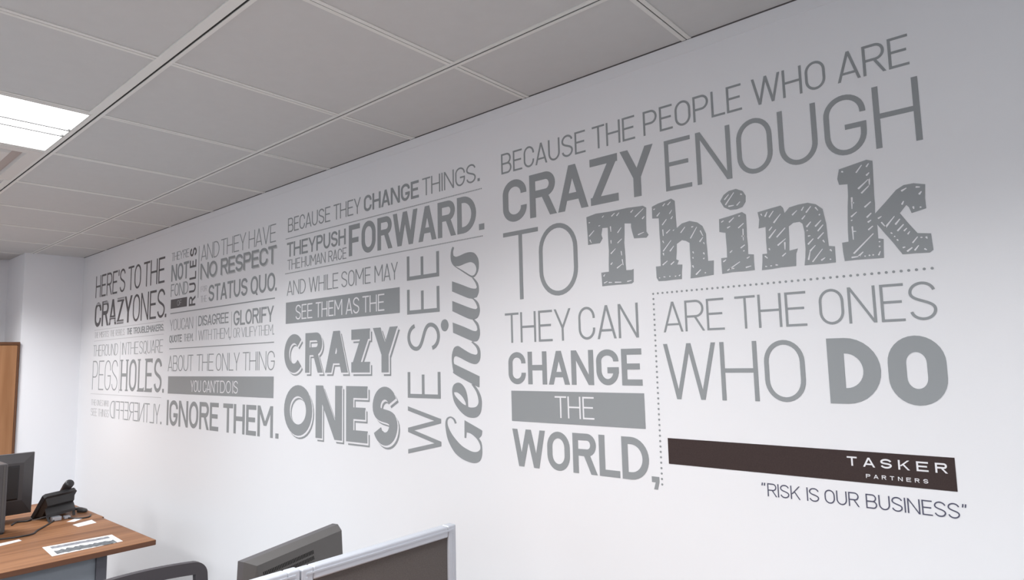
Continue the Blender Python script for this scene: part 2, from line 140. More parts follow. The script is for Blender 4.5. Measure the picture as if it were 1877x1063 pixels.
def wood(name, c1, c2, axis, scale=9.0):
    m = bpy.data.materials.new(name); m.use_nodes = True
    nt = m.node_tree; b = nt.nodes['Principled BSDF']
    tc = nt.nodes.new('ShaderNodeTexCoord'); mp = nt.nodes.new('ShaderNodeMapping')
    s = [scale, scale, scale]; s[axis] = scale*.06
    mp.inputs['Scale'].default_value = s
    nt.links.new(tc.outputs['Object'], mp.inputs['Vector'])
    n = nt.nodes.new('ShaderNodeTexNoise'); n.inputs['Scale'].default_value = 1.6; n.inputs['Detail'].default_value = 6; n.inputs['Distortion'].default_value = .6
    nt.links.new(mp.outputs['Vector'], n.inputs['Vector'])
    r = nt.nodes.new('ShaderNodeValToRGB'); r.color_ramp.elements[0].position = .34; r.color_ramp.elements[1].position = .66
    r.color_ramp.elements[0].color = (*c1, 1); r.color_ramp.elements[1].color = (*c2, 1)
    nt.links.new(n.outputs['Fac'], r.inputs['Fac']); nt.links.new(r.outputs['Color'], b.inputs['Base Color'])
    b.inputs['Roughness'].default_value = .5; b.inputs['Specular IOR Level'].default_value = .3
    return m
WALLC = (.80, .795, .812)
M = dict(
 wall=mat('wall_paint', WALLC, .55, bump=.05, bscale=350),
 wall_far=mat('far_wall_paint', (.88, .88, .91), .6, bump=.05, bscale=350),
 tile=mat('ceiling_tile', (.61, .605, .597), .9, noise=.012, nscale=25, bump=.06, bscale=500),
 grid=mat('ceiling_grid_white', (.78, .77, .74), .45),
 dark=mat('shadow_gap_black', (.03, .028, .026), .9),
 carpet=mat('carpet_grey', (.29, .31, .33), .95, noise=.25, nscale=300, bump=.4, bscale=600),
 vinyl=mat('vinyl_grey', (.288, .302, .309), .42),
 vinyl_dark=mat('vinyl_charcoal', (.088, .078, .080), .42),
 vinyl_soft=mat('vinyl_pale_grey', (.52, .52, .525), .45),
 vinyl_white=mat('vinyl_white', (.80, .79, .81), .45),
 brown=mat('sign_dark_brown', (.046, .030, .028), .7, spec=.25, noise=.12, nscale=500),
 navy=mat('vinyl_navy_grey', (.075, .075, .12), .45),
 desk=wood('walnut_laminate', (.165, .066, .026), (.31, .145, .066), 1),
 deskedge=wood('walnut_edge', (.09, .037, .02), (.13, .058, .034), 1),
 cab=wood('walnut_cabinet', (.27, .125, .055), (.37, .185, .09), 2),
 cabedge=mat('walnut_dark_edge', (.12, .05, .022), .4),
 panel=mat('grey_steel_panel', (.20, .215, .24), .5),
 leg=mat('graphite_steel', (.075, .072, .085), .45),
 plastic=mat('black_plastic', (.030, .029, .031), .42, bump=.05, bscale=900),
 plastic2=mat('dark_grey_plastic', (.085, .080, .084), .40),
 chairplastic=mat('chair_black_plastic', (.045, .040, .046), .5),
 plastic3=mat('charcoal_plastic', (.092, .087, .085), .5),
 edge_shade=mat('edge_shadow_grey', (.10, .09, .09), .9),
 hole=mat('vent_black', (.008, .008, .008), .8),
 screen=mat('screen_glass', (.01, .01, .012), .08),
 alu=mat('aluminium_frame', (.50, .52, .57), .38, metal=.35),
 fabric=mat('taupe_fabric', (.105, .092, .088), .95, noise=.12, nscale=350, bump=.3, bscale=900),
 paper=mat('white_paper', (.74, .74, .75), .7),
 ink=mat('printed_ink', (.12, .13, .14), .7, noise=.5, nscale=60),
 ink2=mat('printed_grey', (.22, .225, .25), .7, noise=.4, nscale=60),
 chrome=mat('chrome', (.6, .6, .62), .2, metal=1),
 cushion=mat('seat_fabric', (.03, .03, .033), .9, noise=.2, nscale=300),
 ventwhite=mat('vent_paint', (.72, .69, .66), .5),
 ventback=mat('vent_recess', (.50, .43, .40), .8),  # tint carries part of the brown shade between the blades
 diffuser=mat('light_diffuser', (.9, .9, .9), .4, emit=((1, 1, 1), 4.0)),
 rail=mat('luminaire_rail', (.10, .10, .10), .6),
)
# translucent mesh cloth of the chair back
mm = bpy.data.materials.new('chair_mesh'); mm.use_nodes = True
_nt = mm.node_tree; _b = _nt.nodes['Principled BSDF']; _b.inputs['Base Color'].default_value = (.05, .05, .055, 1); _b.inputs['Roughness'].default_value = .9
_tr = _nt.nodes.new('ShaderNodeBsdfTransparent'); _mx = _nt.nodes.new('ShaderNodeMixShader'); _mx.inputs[0].default_value = .22
_nt.links.new(_tr.outputs[0], _mx.inputs[1]); _nt.links.new(_b.outputs[0], _mx.inputs[2]); _nt.links.new(_mx.outputs[0], _nt.nodes['Material Output'].inputs['Surface'])
M['mesh'] = mm

# ------------------------------------------------------------------ helpers
class MB:
    """collects shapes in world coordinates, then links them as one mesh object"""
    def __init__(s): s.v = []; s.f = []; s.m = []; s.sm = []
    def face(s, pts, mi=0, smooth=False):
        b = len(s.v); s.v += [tuple(p) for p in pts]; s.f.append(tuple(range(b, b+len(pts)))); s.m.append(mi); s.sm.append(smooth)
    def mesh(s, V, Fs, mi=0, smooth=False):
        b = len(s.v); s.v += [tuple(p) for p in V]
        for f in Fs: s.f.append(tuple(b+i for i in f)); s.m.append(mi); s.sm.append(smooth)
    def box(s, a, b, mi=0, bev=0.0):
        (x0, y0, z0), (x1, y1, z1) = [min(p, q) for p, q in zip(a, b)], [max(p, q) for p, q in zip(a, b)]
        bm = bmesh.new(); bmesh.ops.create_cube(bm, size=1)
        for v in bm.verts: v.co = Vector(((x0+x1)/2+v.co.x*(x1-x0), (y0+y1)/2+v.co.y*(y1-y0), (z0+z1)/2+v.co.z*(z1-z0)))
        if bev: bmesh.ops.bevel(bm, geom=bm.edges[:], offset=bev, segments=3, affect='EDGES', profile=.5)
        s.bm(bm, mi); return s
    def bm(s, bm, mi=0, smooth=False, T=None):
        bm.verts.index_update()
        V = [(T @ v.co if T else v.co.copy()) for v in bm.verts]
        s.mesh(V, [[v.index for v in f.verts] for f in bm.faces], mi, smooth); bm.free()
    def prism(s, loop, ext, mi=0):
        """closed prism: planar loop of 3D points pushed along the vector ext"""
        n = len(loop); L = [Vector(p) for p in loop]; E = Vector(ext)
        s.mesh(L+[p+E for p in L], [tuple(range(n))[::-1], tuple(range(n, 2*n))]+[(i, (i+1) % n, n+(i+1) % n, n+i) for i in range(n)], mi)
        return s
    def tube(s, pts, r, mi=0, n=8):
        P = [Vector(p) for p in pts]; rings = []
        for i, p in enumerate(P):
            d = (P[min(i+1, len(P)-1)]-P[max(i-1, 0)]).normalized()
            u = d.cross(Vector((0, 0, 1)));  u = u.normalized() if u.length > 1e-3 else Vector((1, 0, 0))
            w_ = d.cross(u); rr = r[i] if isinstance(r, (list, tuple)) else r
            rings.append([p+(u*math.cos(2*math.pi*k/n)+w_*math.sin(2*math.pi*k/n))*rr for k in range(n)])
        V = [q for g in rings for q in g]
        Fs = [(i*n+k, i*n+(k+1) % n, (i+1)*n+(k+1) % n, (i+1)*n+k) for i in range(len(P)-1) for k in range(n)]
        Fs += [tuple(range(n))[::-1], tuple(range((len(P)-1)*n, len(P)*n))]
        s.mesh(V, Fs, mi, True); return s
    def build(s, name, mats, parent=None, loc=None):
        if not isinstance(mats, (list, tuple)): mats = [mats]
        org = Vector(loc) if loc is not None else (world_loc(parent) if parent else Vector((0, 0, 0)))
        me = bpy.data.meshes.new(name); me.from_pydata([tuple(Vector(v)-org) for v in s.v], [], s.f); me.update()
        for m in mats: me.materials.append(m)
        for p, mi, sm in zip(me.polygons, s.m, s.sm): p.material_index = mi; p.use_smooth = sm
        bm = bmesh.new(); bm.from_mesh(me); bmesh.ops.recalc_face_normals(bm, faces=bm.faces); bm.to_mesh(me); bm.free()
        o = bpy.data.objects.new(name, me); COL.objects.link(o)
        if parent: o.parent = parent; o.location = org-world_loc(parent)
        else: o.location = org
        return o
def world_loc(o):
    p = Vector(o.location)
    while o.parent: o = o.parent; p = p+Vector(o.location)
    return p
def tag(o, label=None, cat=None, group=None, kind=None):
    if label: o['label'] = label
    if cat: o['category'] = cat
    if group: o['group'] = group
    if kind: o['kind'] = kind
    return o
def thing(name, loc, label, cat, group=None):
    o = bpy.data.objects.new(name, None); o.empty_display_size = .05; COL.objects.link(o); o.location = loc
    return tag(o, label, cat, group)
def struct(name, mb, mats): return tag(mb.build(name, mats), kind='structure')

# ------------------------------------------------------------------ room shell
XF, XB, XE, YL = 4.725, 5.235, -4.0, 5.5
b = MB(); b.box((XE-.1, -.1, -.1), (XB+.1, YL+.1, 0)); struct('floor', b, M['carpet'])
b = MB(); b.box((XE-.1, -.12, 0), (XB+.1, 0, CEIL+.12)); struct('wall_right', b, M['wall'])
b = MB(); b.box((XF, 0, 0), (XB+.1, .398, CEIL+.12)); b.box((XB, .398, 0), (XB+.12, YL+.1, CEIL+.12)); struct('wall_far', b, M['wall_far'])
b = MB(); b.box((XE-.12, 0, 0), (XE, YL+.1, CEIL+.12)); struct('wall_back', b, M['wall'])
b = MB()
for x0, x1, z0, z1 in ((XE, -1.45, 0, CEIL+.12), (1.85, XB, 0, CEIL+.12), (-1.45, 1.85, 0, .9), (-1.45, 1.85, 2.1, CEIL+.12)): b.box((x0, YL, z0), (x1, YL+.12, z1))
struct('wall_left', b, M['wall'])
b = MB(); b.box((-1.45, YL+.06, .9), (1.85, YL+.07, 2.1), 0)
for x in (-1.45, -.37, .73, 1.81): b.box((x, YL+.03, .9), (x+.04, YL+.1, 2.1), 1)
for z in (.9, 2.06): b.box((-1.45, YL+.03, z), (1.85, YL+.1, z+.04), 1)
glass = mat('window_glass', (.75, .82, .9), .05); struct('window_1', b, [glass, M['grid']])
b = MB(); b.box((XE, 0.0, 0), (XF, .014, .09)); struct('baseboard_right', b, M['grid'])
b = MB(); b.box((XF-.014, .014, 0), (XF, .398, .09)); struct('baseboard_far', b, M['grid'])
# white edge strip of the wall covering, under the ceiling
b = MB(); b.box((XE, 0, CEIL-.040), (XF, .0016, CEIL)); struct('trim_1', b, M['wall'])
b = MB(); b.box((XE, 0, CEIL-.003), (XF, .0035, CEIL+.002)); struct('shadow_strip', b, M['edge_shade'])  # dark strip painted for the shadow line where wall meets ceiling

# ceiling: tiles with white slotted grid bars, slot shade painted as black strips
b = MB()
b.box((XE-.1, 0, CEIL+.012), (XB+.1, YL, CEIL+.06), 2)
ys = [0.0, RUN]+[RUN+TILE*k for k in range(1, 9)]+[YL]
xs = [XE]+[TILE*k for k in range(-6, 9)]+[XB]
skip = {(2, 3)}
LAMPT = {(round((lx-.3)/TILE), round((ly-.3-RUN)/TILE)) for lx, ly in LUMS}
VENT = (3, 1)
for i in range(len(xs)-1):
    for j in range(len(ys)-1):
        key = (round(xs[i]/TILE), round((ys[j]-RUN)/TILE))
        if key in LAMPT or key == VENT: continue
        x0, x1, y0, y1 = xs[i], xs[i+1], ys[j], ys[j+1]
        if x1-x0 < .02 or y1-y0 < .02: continue
        gx0 = .0135; gy0 = .0135 if j else .004
        b.face([(x0+gx0, y0+gy0, CEIL), (x1-gx0, y0+gy0, CEIL), (x1-gx0, y1-.0135, CEIL), (x0+gx0, y1-.0135, CEIL)], 0)
def gridbar(b, p0, p1, axis, c, wlo, whi, slot):
    """two strips either side of a dark slot; axis 0: runs along x at y=c, axis 1: runs along y at x=c"""
    def put(lo, hi, z0, z1, mi):
        if axis == 0: b.box((p0, lo, z0), (p1, hi, z1), mi)
        else: b.box((lo, p0, z0), (hi, p1, z1), mi)
    dz = .0035 if axis == 0 else .003
    put(c-wlo, c-slot, CEIL-dz, CEIL+.008, 1); put(c+slot, c+whi, CEIL-dz, CEIL+.008, 1)
    put(c-slot, c+slot, CEIL-dz+.0022, CEIL+.008, 2)  # black fill standing in for the shade inside the slot
def pieces(a, c, holes):
    out = []; x = a
    for h0, h1 in holes: out.append((x, h0, 0)); out.append((h0, h1, 1)); x = h1
    return out+[(x, c, 0)]
for j, y in enumerate(ys[1:-1]):
    wide = j == 1
    for p0, p1, narrow in (pieces(XE, XB, [(1.2, 2.4)]) if wide else [(XE, XB, 0)]):
        gridbar(b, p0, p1, 0, y, .0145, (.019 if narrow else .032) if wide else .0145, .0034 if wide else .0030)
for x in xs[1:-1]:
    for j in range(len(ys)-1):
        y0 = ys[j]+(.004 if j == 0 else (.032 if j == 2 and not 1.1 < x < 2.5 else .0195 if j == 2 else .0145)); y1 = ys[j+1]-.0145
        gridbar(b, y0, y1, 1, x, .0145, .0145, .0013 if j else .0017)
struct('ceiling', b, [M['tile'], M['grid'], M['dark']])

# ------------------------------------------------------------------ luminaires
def luminaire(lx, ly, label):
    t = thing('ceiling_light', (lx, ly, CEIL-.004), label, 'light', 'recessed ceiling lights')
    h = .2855
    f = MB()
    for (a, c) in (((-h, -h+.0055), (h, -h+.008)), ((-h, h-.008), (h, h)), ((-h, -h+.008), (-h+.008, h-.008)), ((h-.008, -h+.008), (h, h-.008))):
        f.box((lx+a[0], ly+a[1], CEIL-.004), (lx+c[0], ly+c[1], CEIL+.03))
    f.build('frame', M['grid'], t)
    d = MB(); d.box((lx-h+.008, ly-h+.008, CEIL+.002), (lx+h-.008, ly+h-.008, CEIL+.01)); d.build('diffuser', M['diffuser'], t)
    for dx in (-.055, .030):
        r = MB(); r.box((lx+dx-.005, ly-h+.008, CEIL-.006), (lx+dx+.005, ly+h-.008, CEIL+.0005)); r.build('rail', M['rail'], t)
    return t
luminaire(1.5, 1.252, 'bright square recessed ceiling light beside the square air vent')
for k, (lx, ly) in enumerate(LUMS[1:]):
    luminaire(lx, ly, ['bright square ceiling light nearest above the lettered wall, outside the picture',
                       'bright square ceiling light at the rear end of the row along the lettered wall',
                       'bright square ceiling light near the far wall and the cupboard',
                       'bright square ceiling light in the window row, opposite the air vent',
                       'bright square ceiling light in the window row, behind the camera',
                       'bright square ceiling light in the rear corner of the window row',
                       'bright square ceiling light in the far corner of the window row'][k])
# four-way air diffuser
t = thing('air_vent', (2.1, 1.252, CEIL-.004), 'square white slatted air vent in the ceiling beyond the bright light', 'vent')
cx, cy = 2.1, 1.252
b = MB(); h = .2855
def ring(b, h0, z0, h1, z1, mi=0):
    c0 = [(cx-h0, cy-h0, z0), (cx+h0, cy-h0, z0), (cx+h0, cy+h0, z0), (cx-h0, cy+h0, z0)]
    c1 = [(cx-h1, cy-h1, z1), (cx+h1, cy-h1, z1), (cx+h1, cy+h1, z1), (cx-h1, cy+h1, z1)]
    for k in range(4):
        b.face([c0[k], c0[(k+1) % 4], c1[(k+1) % 4], c1[k]], mi)
ring(b, h, CEIL-.004, h-.050, CEIL-.004); ring(b, h-.050, CEIL-.004, h-.054, CEIL+.011); ring(b, h, CEIL-.004, h, CEIL+.03)
b.build('frame', M['ventwhite'], t)
b = MB(); ring(b, h-.045, CEIL+.011, .0, CEIL+.011); b.build('recess', M['ventback'], t)
for k, q in enumerate((.188, .122, .058)):
    b = MB(); ring(b, q+.008, CEIL+.0095, q, CEIL-.003); ring(b, q, CEIL-.003, q-.030, CEIL-.001); ring(b, q-.030, CEIL-.001, q-.034, CEIL+.0095)
    b.build('blade', M['ventwhite'], t)

# ------------------------------------------------------------------ wall lettering
def W3(u, z, d): return Vector((-u, d, z))
def arc(cx_, cy_, rx, ry, a0, a1, n=10):
    return [(cx_+rx*math.cos(math.radians(a0+(a1-a0)*i/n)), cy_+ry*math.sin(math.radians(a0+(a1-a0)*i/n))) for i in range(n+1)]
def bez(p0, p1, p2, p3, n=14):
    return [tuple((1-s)**3*a+3*(1-s)**2*s*b_+3*(1-s)*s*s*c+s**3*d for a, b_, c, d in zip(p0, p1, p2, p3)) for s in [i/n for i in range(n+1)]]
def ribbon(P, t, closed=False):
    """centre line -> list of quads, mitred"""
    P = [Vector((p[0], p[1])) for p in P]
    Q = [P[0]]
    for p in P[1:]:
        if (p-Q[-1]).length > 1e-6: Q.append(p)
    if closed and (Q[0]-Q[-1]).length < 1e-6: Q.pop()
    P = Q; n = len(P); L = []; Rr = []
    for i in range(n):
        a = P[i-1] if (i or closed) else None; c = P[(i+1) % n] if (i < n-1 or closed) else None
        d0 = (P[i]-a).normalized() if a is not None else None; d1 = (c-P[i]).normalized() if c is not None else None
        if d0 is None: d0 = d1
        if d1 is None: d1 = d0
        nn = Vector((-(d0+d1).y, (d0+d1).x))
        nn = nn.normalized() if nn.length > 1e-6 else Vector((-d0.y, d0.x))
        k = max(.35, nn.dot(Vector((-d0.y, d0.x))))
        L.append(P[i]+nn*(t/2/k)); Rr.append(P[i]-nn*(t/2/k))
    m = n if closed else n-1
    return [('r', [(L[i], L[(i+1) % n], Rr[(i+1) % n], Rr[i]) for i in range(m)])]
def rect(x0, y0, x1, y1): return [('p', [(x0, y0), (x1, y0), (x1, y1), (x0, y1)])]
def para(xb, yb, xt, yt, wd): return [('p', [(xb, yb), (xb+wd, yb), (xt+wd, yt), (xt, yt)])]
def bowl_r(x0, y0, y1, w, t, rx=None):
    ry = min((y1-y0-t)/2, (w-t/2)*.75); rx = min(ry*.95, w-t/2-x0)
    xr = w-t/2
    return [(x0, y1-t/2), (xr-rx, y1-t/2)]+arc(xr-rx, y1-t/2-ry, rx, ry, 90, 0, 8)+arc(xr-rx, y0+t/2+ry, rx, ry, 0, -90, 8)+[(x0, y0+t/2)]
def glyph(c, w, h, t, ell=False, serif=False):
    hw = t*1.06
    rx = (w-t)/2; ry = (h-t)/2 if ell else min((h-t)/2, rx*1.12)
    xl, xr, yb, yt, xm = t/2, w-t/2, t/2, h-t/2, w/2
    o = []
    if c in 'OQ0':
        o += ribbon(arc(xm, yt-ry, rx, ry, 0, 180, 16)+arc(xm, yb+ry, rx, ry, 180, 360, 16), t, True)
        if c == 'Q': o += para(w-hw*1.05, -h*.07, w*.55, h*.20, hw)
    elif c == 'C':
        ryc = min(ry, h*.335-t/2)
        if ell: o += ribbon(arc(xm, h/2, rx, ry, 42, 318, 30), t)
        else: o += ribbon([(xr, h*.645)]+arc(xm, yt-ryc, rx, ryc, 0, 180, 16)+arc(xm, yb+ryc, rx, ryc, 180, 360, 16)+[(xr, h*.355)], t)
    elif c == 'G':
        ryc = min(ry, h*.32-t/2)
        o += ribbon([(xr, h*.66)]+arc(xm, yt-ryc, rx, ryc, 0, 180, 16)+arc(xm, yb+ry, rx, ry, 180, 360, 16)+[(xr, h*.50)], t)
        o += rect(w*.50, h*.50-t, w, h*.50)
    elif c == 'D': o += rect(0, 0, t, h)+ribbon(bowl_r(t*.5, 0, h, w, t), t)
    elif c == 'B': o += rect(0, 0, t, h)+ribbon(bowl_r(t*.5, h*.5-t*.5, h, w*.95, t), t)+ribbon(bowl_r(t*.5, 0, h*.5+t*.5, w, t), t)
    elif c == 'P': o += rect(0, 0, t, h)+ribbon(bowl_r(t*.5, h*.42, h, w, t), t)
    elif c == 'R': o += rect(0, 0, t, h)+ribbon(bowl_r(t*.5, h*.44, h, w*.97, t), t)+para(w-hw*1.02, 0, w*.46, h*.46, hw*1.05)
    elif c == 'E': o += rect(0, 0, t, h)+rect(0, 0, w, t*.96)+rect(0, h-t*.96, w, h)+rect(0, h*.52-t/2, w*.90, h*.52+t*.45)
    elif c == 'F': o += rect(0, 0, t, h)+rect(0, h-t*.96, w, h)+rect(0, h*.50-t/2, w*.88, h*.50+t*.45)
    elif c == 'H': o += rect(0, 0, t, h)+rect(w-t, 0, w, h)+rect(0, h*.51-t*.48, w, h*.51+t*.48)
    elif c == 'I': o += rect(0, 0, t, h)
    elif c == 'L': o += rect(0, 0, t, h)+rect(0, 0, w, t*.96)
    elif c == 'T': o += rect(xm-t/2, 0, xm+t/2, h)+rect(0, h-t*.96, w, h)
    elif c == 'U': o += ribbon([(xl, h)]+arc(xm, yb+ry, rx, ry, 180, 360, 18)+[(xr, h)], t)
    elif c == 'S':
        k = .13*h if not ell else .10*h
        ty = yt-min(ry, h*.24); by = yb+min(ry, h*.24); ryy = min(ry, h*.24)
        o += ribbon(arc(xm, ty, rx, ryy, 12 if not ell else 25, 180, 16)+bez((xl, ty), (xl, ty-h*.24), (xr, by+h*.24), (xr, by), 16)+arc(xm, by, rx, ryy, 0, -168 if not ell else -155, 16), t)
    elif c == 'A':
        ax = hw*.5
        o += para(0, 0, xm-ax, h, hw)+para(w-hw, 0, xm-hw+ax, h, hw)+rect(w*.20, h*.22, w*.80, h*.22+t*.92)
    elif c == 'V': o += para(xm-hw*.5, 0, 0, h, hw)+para(xm-hw*.5, 0, w-hw, h, hw)
    elif c == 'W':
        a = w*.27; o += para(a-hw*.5, 0, 0, h, hw)+para(a-hw*.5, 0, xm-hw*.5, h, hw)+para(w-a-hw*.5, 0, xm-hw*.5, h, hw)+para(w-a-hw*.5, 0, w-hw, h, hw)
    elif c == 'M':
        o += rect(0, 0, t, h)+rect(w-t, 0, w, h)+para(xm-hw*.5, h*.36, 0, h, hw)+para(xm-hw*.5, h*.36, w-hw, h, hw)
    elif c == 'N': o += rect(0, 0, t, h)+rect(w-t, 0, w, h)+para(w-hw*1.02, 0, 0, h, hw*1.02)
    elif c == 'K': o += rect(0, 0, t, h)+para(t*.6, h*.38, w-hw*1.15, h, hw*1.12)+para(w-hw*1.1, 0, w*.34, h*.56, hw*1.1)
    elif c == 'Y': o += rect(xm-t/2, 0, xm+t/2, h*.44)+para(xm-hw*.5, h*.40, 0, h, hw)+para(xm-hw*.5, h*.40, w-hw, h, hw)
    elif c == 'X': o += para(0, 0, w-hw, h, hw)+para(w-hw, 0, 0, h, hw)
    elif c == 'Z': o += rect(0, h-t*.96, w, h)+rect(0, 0, w, t*.96)+para(0, t*.5, w-hw*1.15, h-t*.5, hw*1.15)
    elif c == '.': o += rect(0, 0, w, min(h*.16, max(t*1.1, w*.9)))
    elif c == ',': o += [('p', [(w*.25, -h*.16), (w*.75, -h*.16), (w, h*.02), (w, h*.13), (0, h*.13), (0, 0), (w*.5, 0)])]
    elif c == "'": o += rect(0, h*.74, t, h)
    elif c in '“”':
        for k in (0, w*.58): o += [('p', [(k, h*.78), (k+w*.30, h*.78), (k+w*.42, h), (k+w*.12, h)])]
    if serif:
        e = t*.55; sh = t*.42
        feet = {'H': [(t/2, 0), (w-t/2, 0), (t/2, 1), (w-t/2, 1)], 'L': [(t/2, 0), (t/2, 1)], 'E': [(t/2, 0), (t/2, 1)]}.get(c, [])
        for (fx, top) in feet:
            o += rect(fx-t/2-e, h-sh if top else 0, fx+t/2+e, h if top else sh)
        if c in 'LE': o += rect(w-t*.5, 0, w, h*.13)
        if c == 'E': o += rect(w-t*.5, h*.87, w, h)
    return o
WID = dict(A=1.06, B=1, C=.96, D=1, E=.86, F=.82, G=1, H=1, K=1.0, L=.80, M=1.26, N=1.06, O=1, P=.95, Q=1, R=1, S=.94, T=.92, U=1, V=1.04, W=1.56, X=1, Y=1.0, Z=.90)
def add_glyph(mb, prims, place, d0, d1, mi=0):
    """prims in glyph space -> thin solid shapes standing off the wall from d0 to d1"""
    top = d1
    for kind, data in prims:
        d1 = top; top += 2.5e-5                                   # strokes of one letter never share a plane
        polys = data if kind == 'r' else [data]
        if kind == 'r':
            for q in polys:
                a = [W3(*place(p[0], p[1]), d1) for p in q]; c = [W3(*place(p[0], p[1]), d0) for p in q]
                mb.mesh(a+c, [(0, 1, 2, 3), (7, 6, 5, 4), (0, 4, 5, 1), (2, 6, 7, 3)], mi)
        else:
            n = len(data); a = [W3(*place(p[0], p[1]), d1) for p in data]; c = [W3(*place(p[0], p[1]), d0) for p in data]
            fs = [tuple(f) for f in tessellate_polygon([[Vector((p[0], p[1], 0)) for p in data]])]
            mb.mesh(a+c, fs+[tuple(n+i for i in f) for f in fs]+[(i, (i+1) % n, n+(i+1) % n, n+i) for i in range(n)], mi)
def layout(word, x0, x1, h, t, gap=None):
    """letter boxes of a word between x0 and x1"""
    base = (h*.11 if t < .11*h else h*.095) if gap is None else gap
    n = len(word); base = min(base, (x1-x0)/n*.22)
    slant = 'AVWYTLCOGK'
    gs = [base*(.45 if (word[i] in 'AVWYTLFKRP' and word[i+1] in 'AVWYTJ') else .7 if (word[i] in 'ATVWYLKR' or word[i+1] in 'ATVWY') else 1) for i in range(n-1)]
    fixed = {'I': t, '.': t*1.1, ',': t*1.2, "'": t}
    fx = sum(fixed.get(c, 0) for c in word); nat = sum(WID.get(c, 1) for c in word if c not in fixed)
    if nat == 0 and n == 1: return [(word, x0, x1-x0)]
    k = (x1-x0-fx-sum(gs))/max(nat, .01)
    out = []; x = x0
    for i, c in enumerate(word):
        wd = fixed[c] if c in fixed else WID.get(c, 1)*k
        out.append((c, x, wd)); x += wd+(gs[i] if i < n-1 else 0)
    return out
D0, D1, D2, D3 = .0003, .0009, .0014, .0019     # thin vinyl layers
def put_letter(root, c, x, wd, zb, h, t, m, d0=D0, d1=D1, ell=False, serif=False, mirror=False, dx=0, dz=0, name='letter', grow=0):
    mb = MB()
    pl = (lambda px, py: (x+wd-px+dx, zb+py+dz)) if mirror else (lambda px, py: (x+px+dx, zb+py+dz))
    add_glyph(mb, glyph(c, wd, h, t, ell, serif), pl, d0, d1)
    return mb.build(name, m, root)
for label, zb, zc, words, style in LINES:
    h = zc-zb
    root = thing('wall_lettering', W3(words[0][2], zb, 0), label, 'lettering')
    for (word, tr, x0, x1) in words:
        t = tr*h
        m = M['navy'] if style == 'dark' else M['vinyl_dark'] if style == 'black' else M['vinyl_soft'] if style == 'pale' and tr < .15 else M['vinyl']
        if style == 'shadow':
            for dk, dd, mk in ((.0145, (D0, D1), 'vinyl'), (.0075, (D0, D2), 'vinyl_white')):
                s = put_letter(root, word, x0, x1-x0, zb, h, t, M[mk], dd[0], dd[1], ell=word in 'COS', dx=dk, dz=-dk, name='drop_line' if mk == 'vinyl' else 'outline_gap')
                if mk != 'vinyl': s['label'] = 'white gap around the letter'
            put_letter(root, word, x0, x1-x0, zb, h, t, m, D0, D3, ell=word in 'COS')
            continue
        if word in ('.', ',') or len(word) == 1:
            put_letter(root, word, x0, x1-x0, zb, h, (x1-x0)*.9 if word in '.,' else t, m); continue
        serif = word == 'HOLES'
        for (c, x, wd) in layout(word, x0, x1, h, t, gap=(t*1.35 if serif else None)):
            if style == 'soft': put_letter(root, c, x, wd, zb, h, t, M['vinyl_soft'], D0, D1, dx=.008, dz=-.006, name='letter_shadow')['label'] = 'pale grey shadow of the letter'
            put_letter(root, c, x, wd, zb, h, t, m, D0, D2 if style == 'soft' else D1, mirror=style == 'mirror', serif=serif)
        if style == 'black' and word == 'CRAZY':
            lay = layout(word, x0, x1, h, t)
            b = MB()
            for (c, x, wd) in lay:
                rows = {'C': (.90, .945), 'R': (.90, .945), 'A': (.12, .18, .27), 'Z': (.04, .075, .92, .955), 'Y': ()}[c]
                for r_ in rows:
                    b.prism([W3(x+(t*.9 if c in 'CR' else 0), zb+h*r_, D2), W3(x+wd, zb+h*r_, D2), W3(x+wd, zb+h*r_+.0035, D2), W3(x+(t*.9 if c in 'CR' else 0), zb+h*r_+.0035, D2)], (0, -(D2-D0), 0))
            b.build('stripe', M['vinyl_white'], root)['label'] = 'white stripes through the bold letters'
for label, (u0, u1, z0, z1), zb, zc, words in BARS:
    root = thing('lettering_bar', W3(u0, z0, 0), label, 'lettering')
    b = MB(); b.box(W3(u0, z0, D0), W3(u1, z1, D1)); b.build('panel', M['vinyl_dark'] if 'OF' in label else M['vinyl'], root)
    for (word, tr, x0, x1) in words:
        for (c, x, wd) in layout(word, x0, x1, zc-zb, tr*(zc-zb)):
            put_letter(root, c, x, wd, zb, zc-zb, tr*(zc-zb), M['vinyl_soft' if 'OF' in label else 'vinyl_white'], D0, D2)
# dark brown company bar
root = thing('company_sign', W3(.477, 1.2915, 0), 'long dark brown bar with white company name above the quoted line', 'sign')
b = MB(); b.box(W3(.4775, 1.2915, D0), W3(1.1505, 1.3625, D1)); b.build('panel', M['brown'], root)
for zb, zc, words in LOGO:
    for (word, tr, x0, x1) in words:
        h = zc-zb; n = len(word); fr = .64 if n == 6 else .56
        pitch = (x1-x0)/(n-1+fr); wd = pitch*fr
        for k, c in enumerate(word):
            ww = wd*{'T': .94, 'A': 1.1}.get(c, 1); put_letter(root, c, x0+k*pitch+(wd-ww)/2, ww, zb, h, h*.175, M['vinyl_white'], D0, D2)
# WE SEE, reading upwards
root = thing('wall_lettering', W3(-.65, 1.233, 0), 'large thin words WE SEE turned upright beside the script Genius', 'lettering')
for c, za, zz in (('W', 1.233, 1.416), ('E', 1.450, 1.551), ('S', 1.634, 1.741), ('E', 1.780, 1.880), ('E', 1.917, 2.016)):
    mb = MB(); add_glyph(mb, glyph(c, zz-za, .190, .0155), lambda px, py, za=za: (-.456-py, za+px), D0, D1); mb.build('letter', M['vinyl'], root)
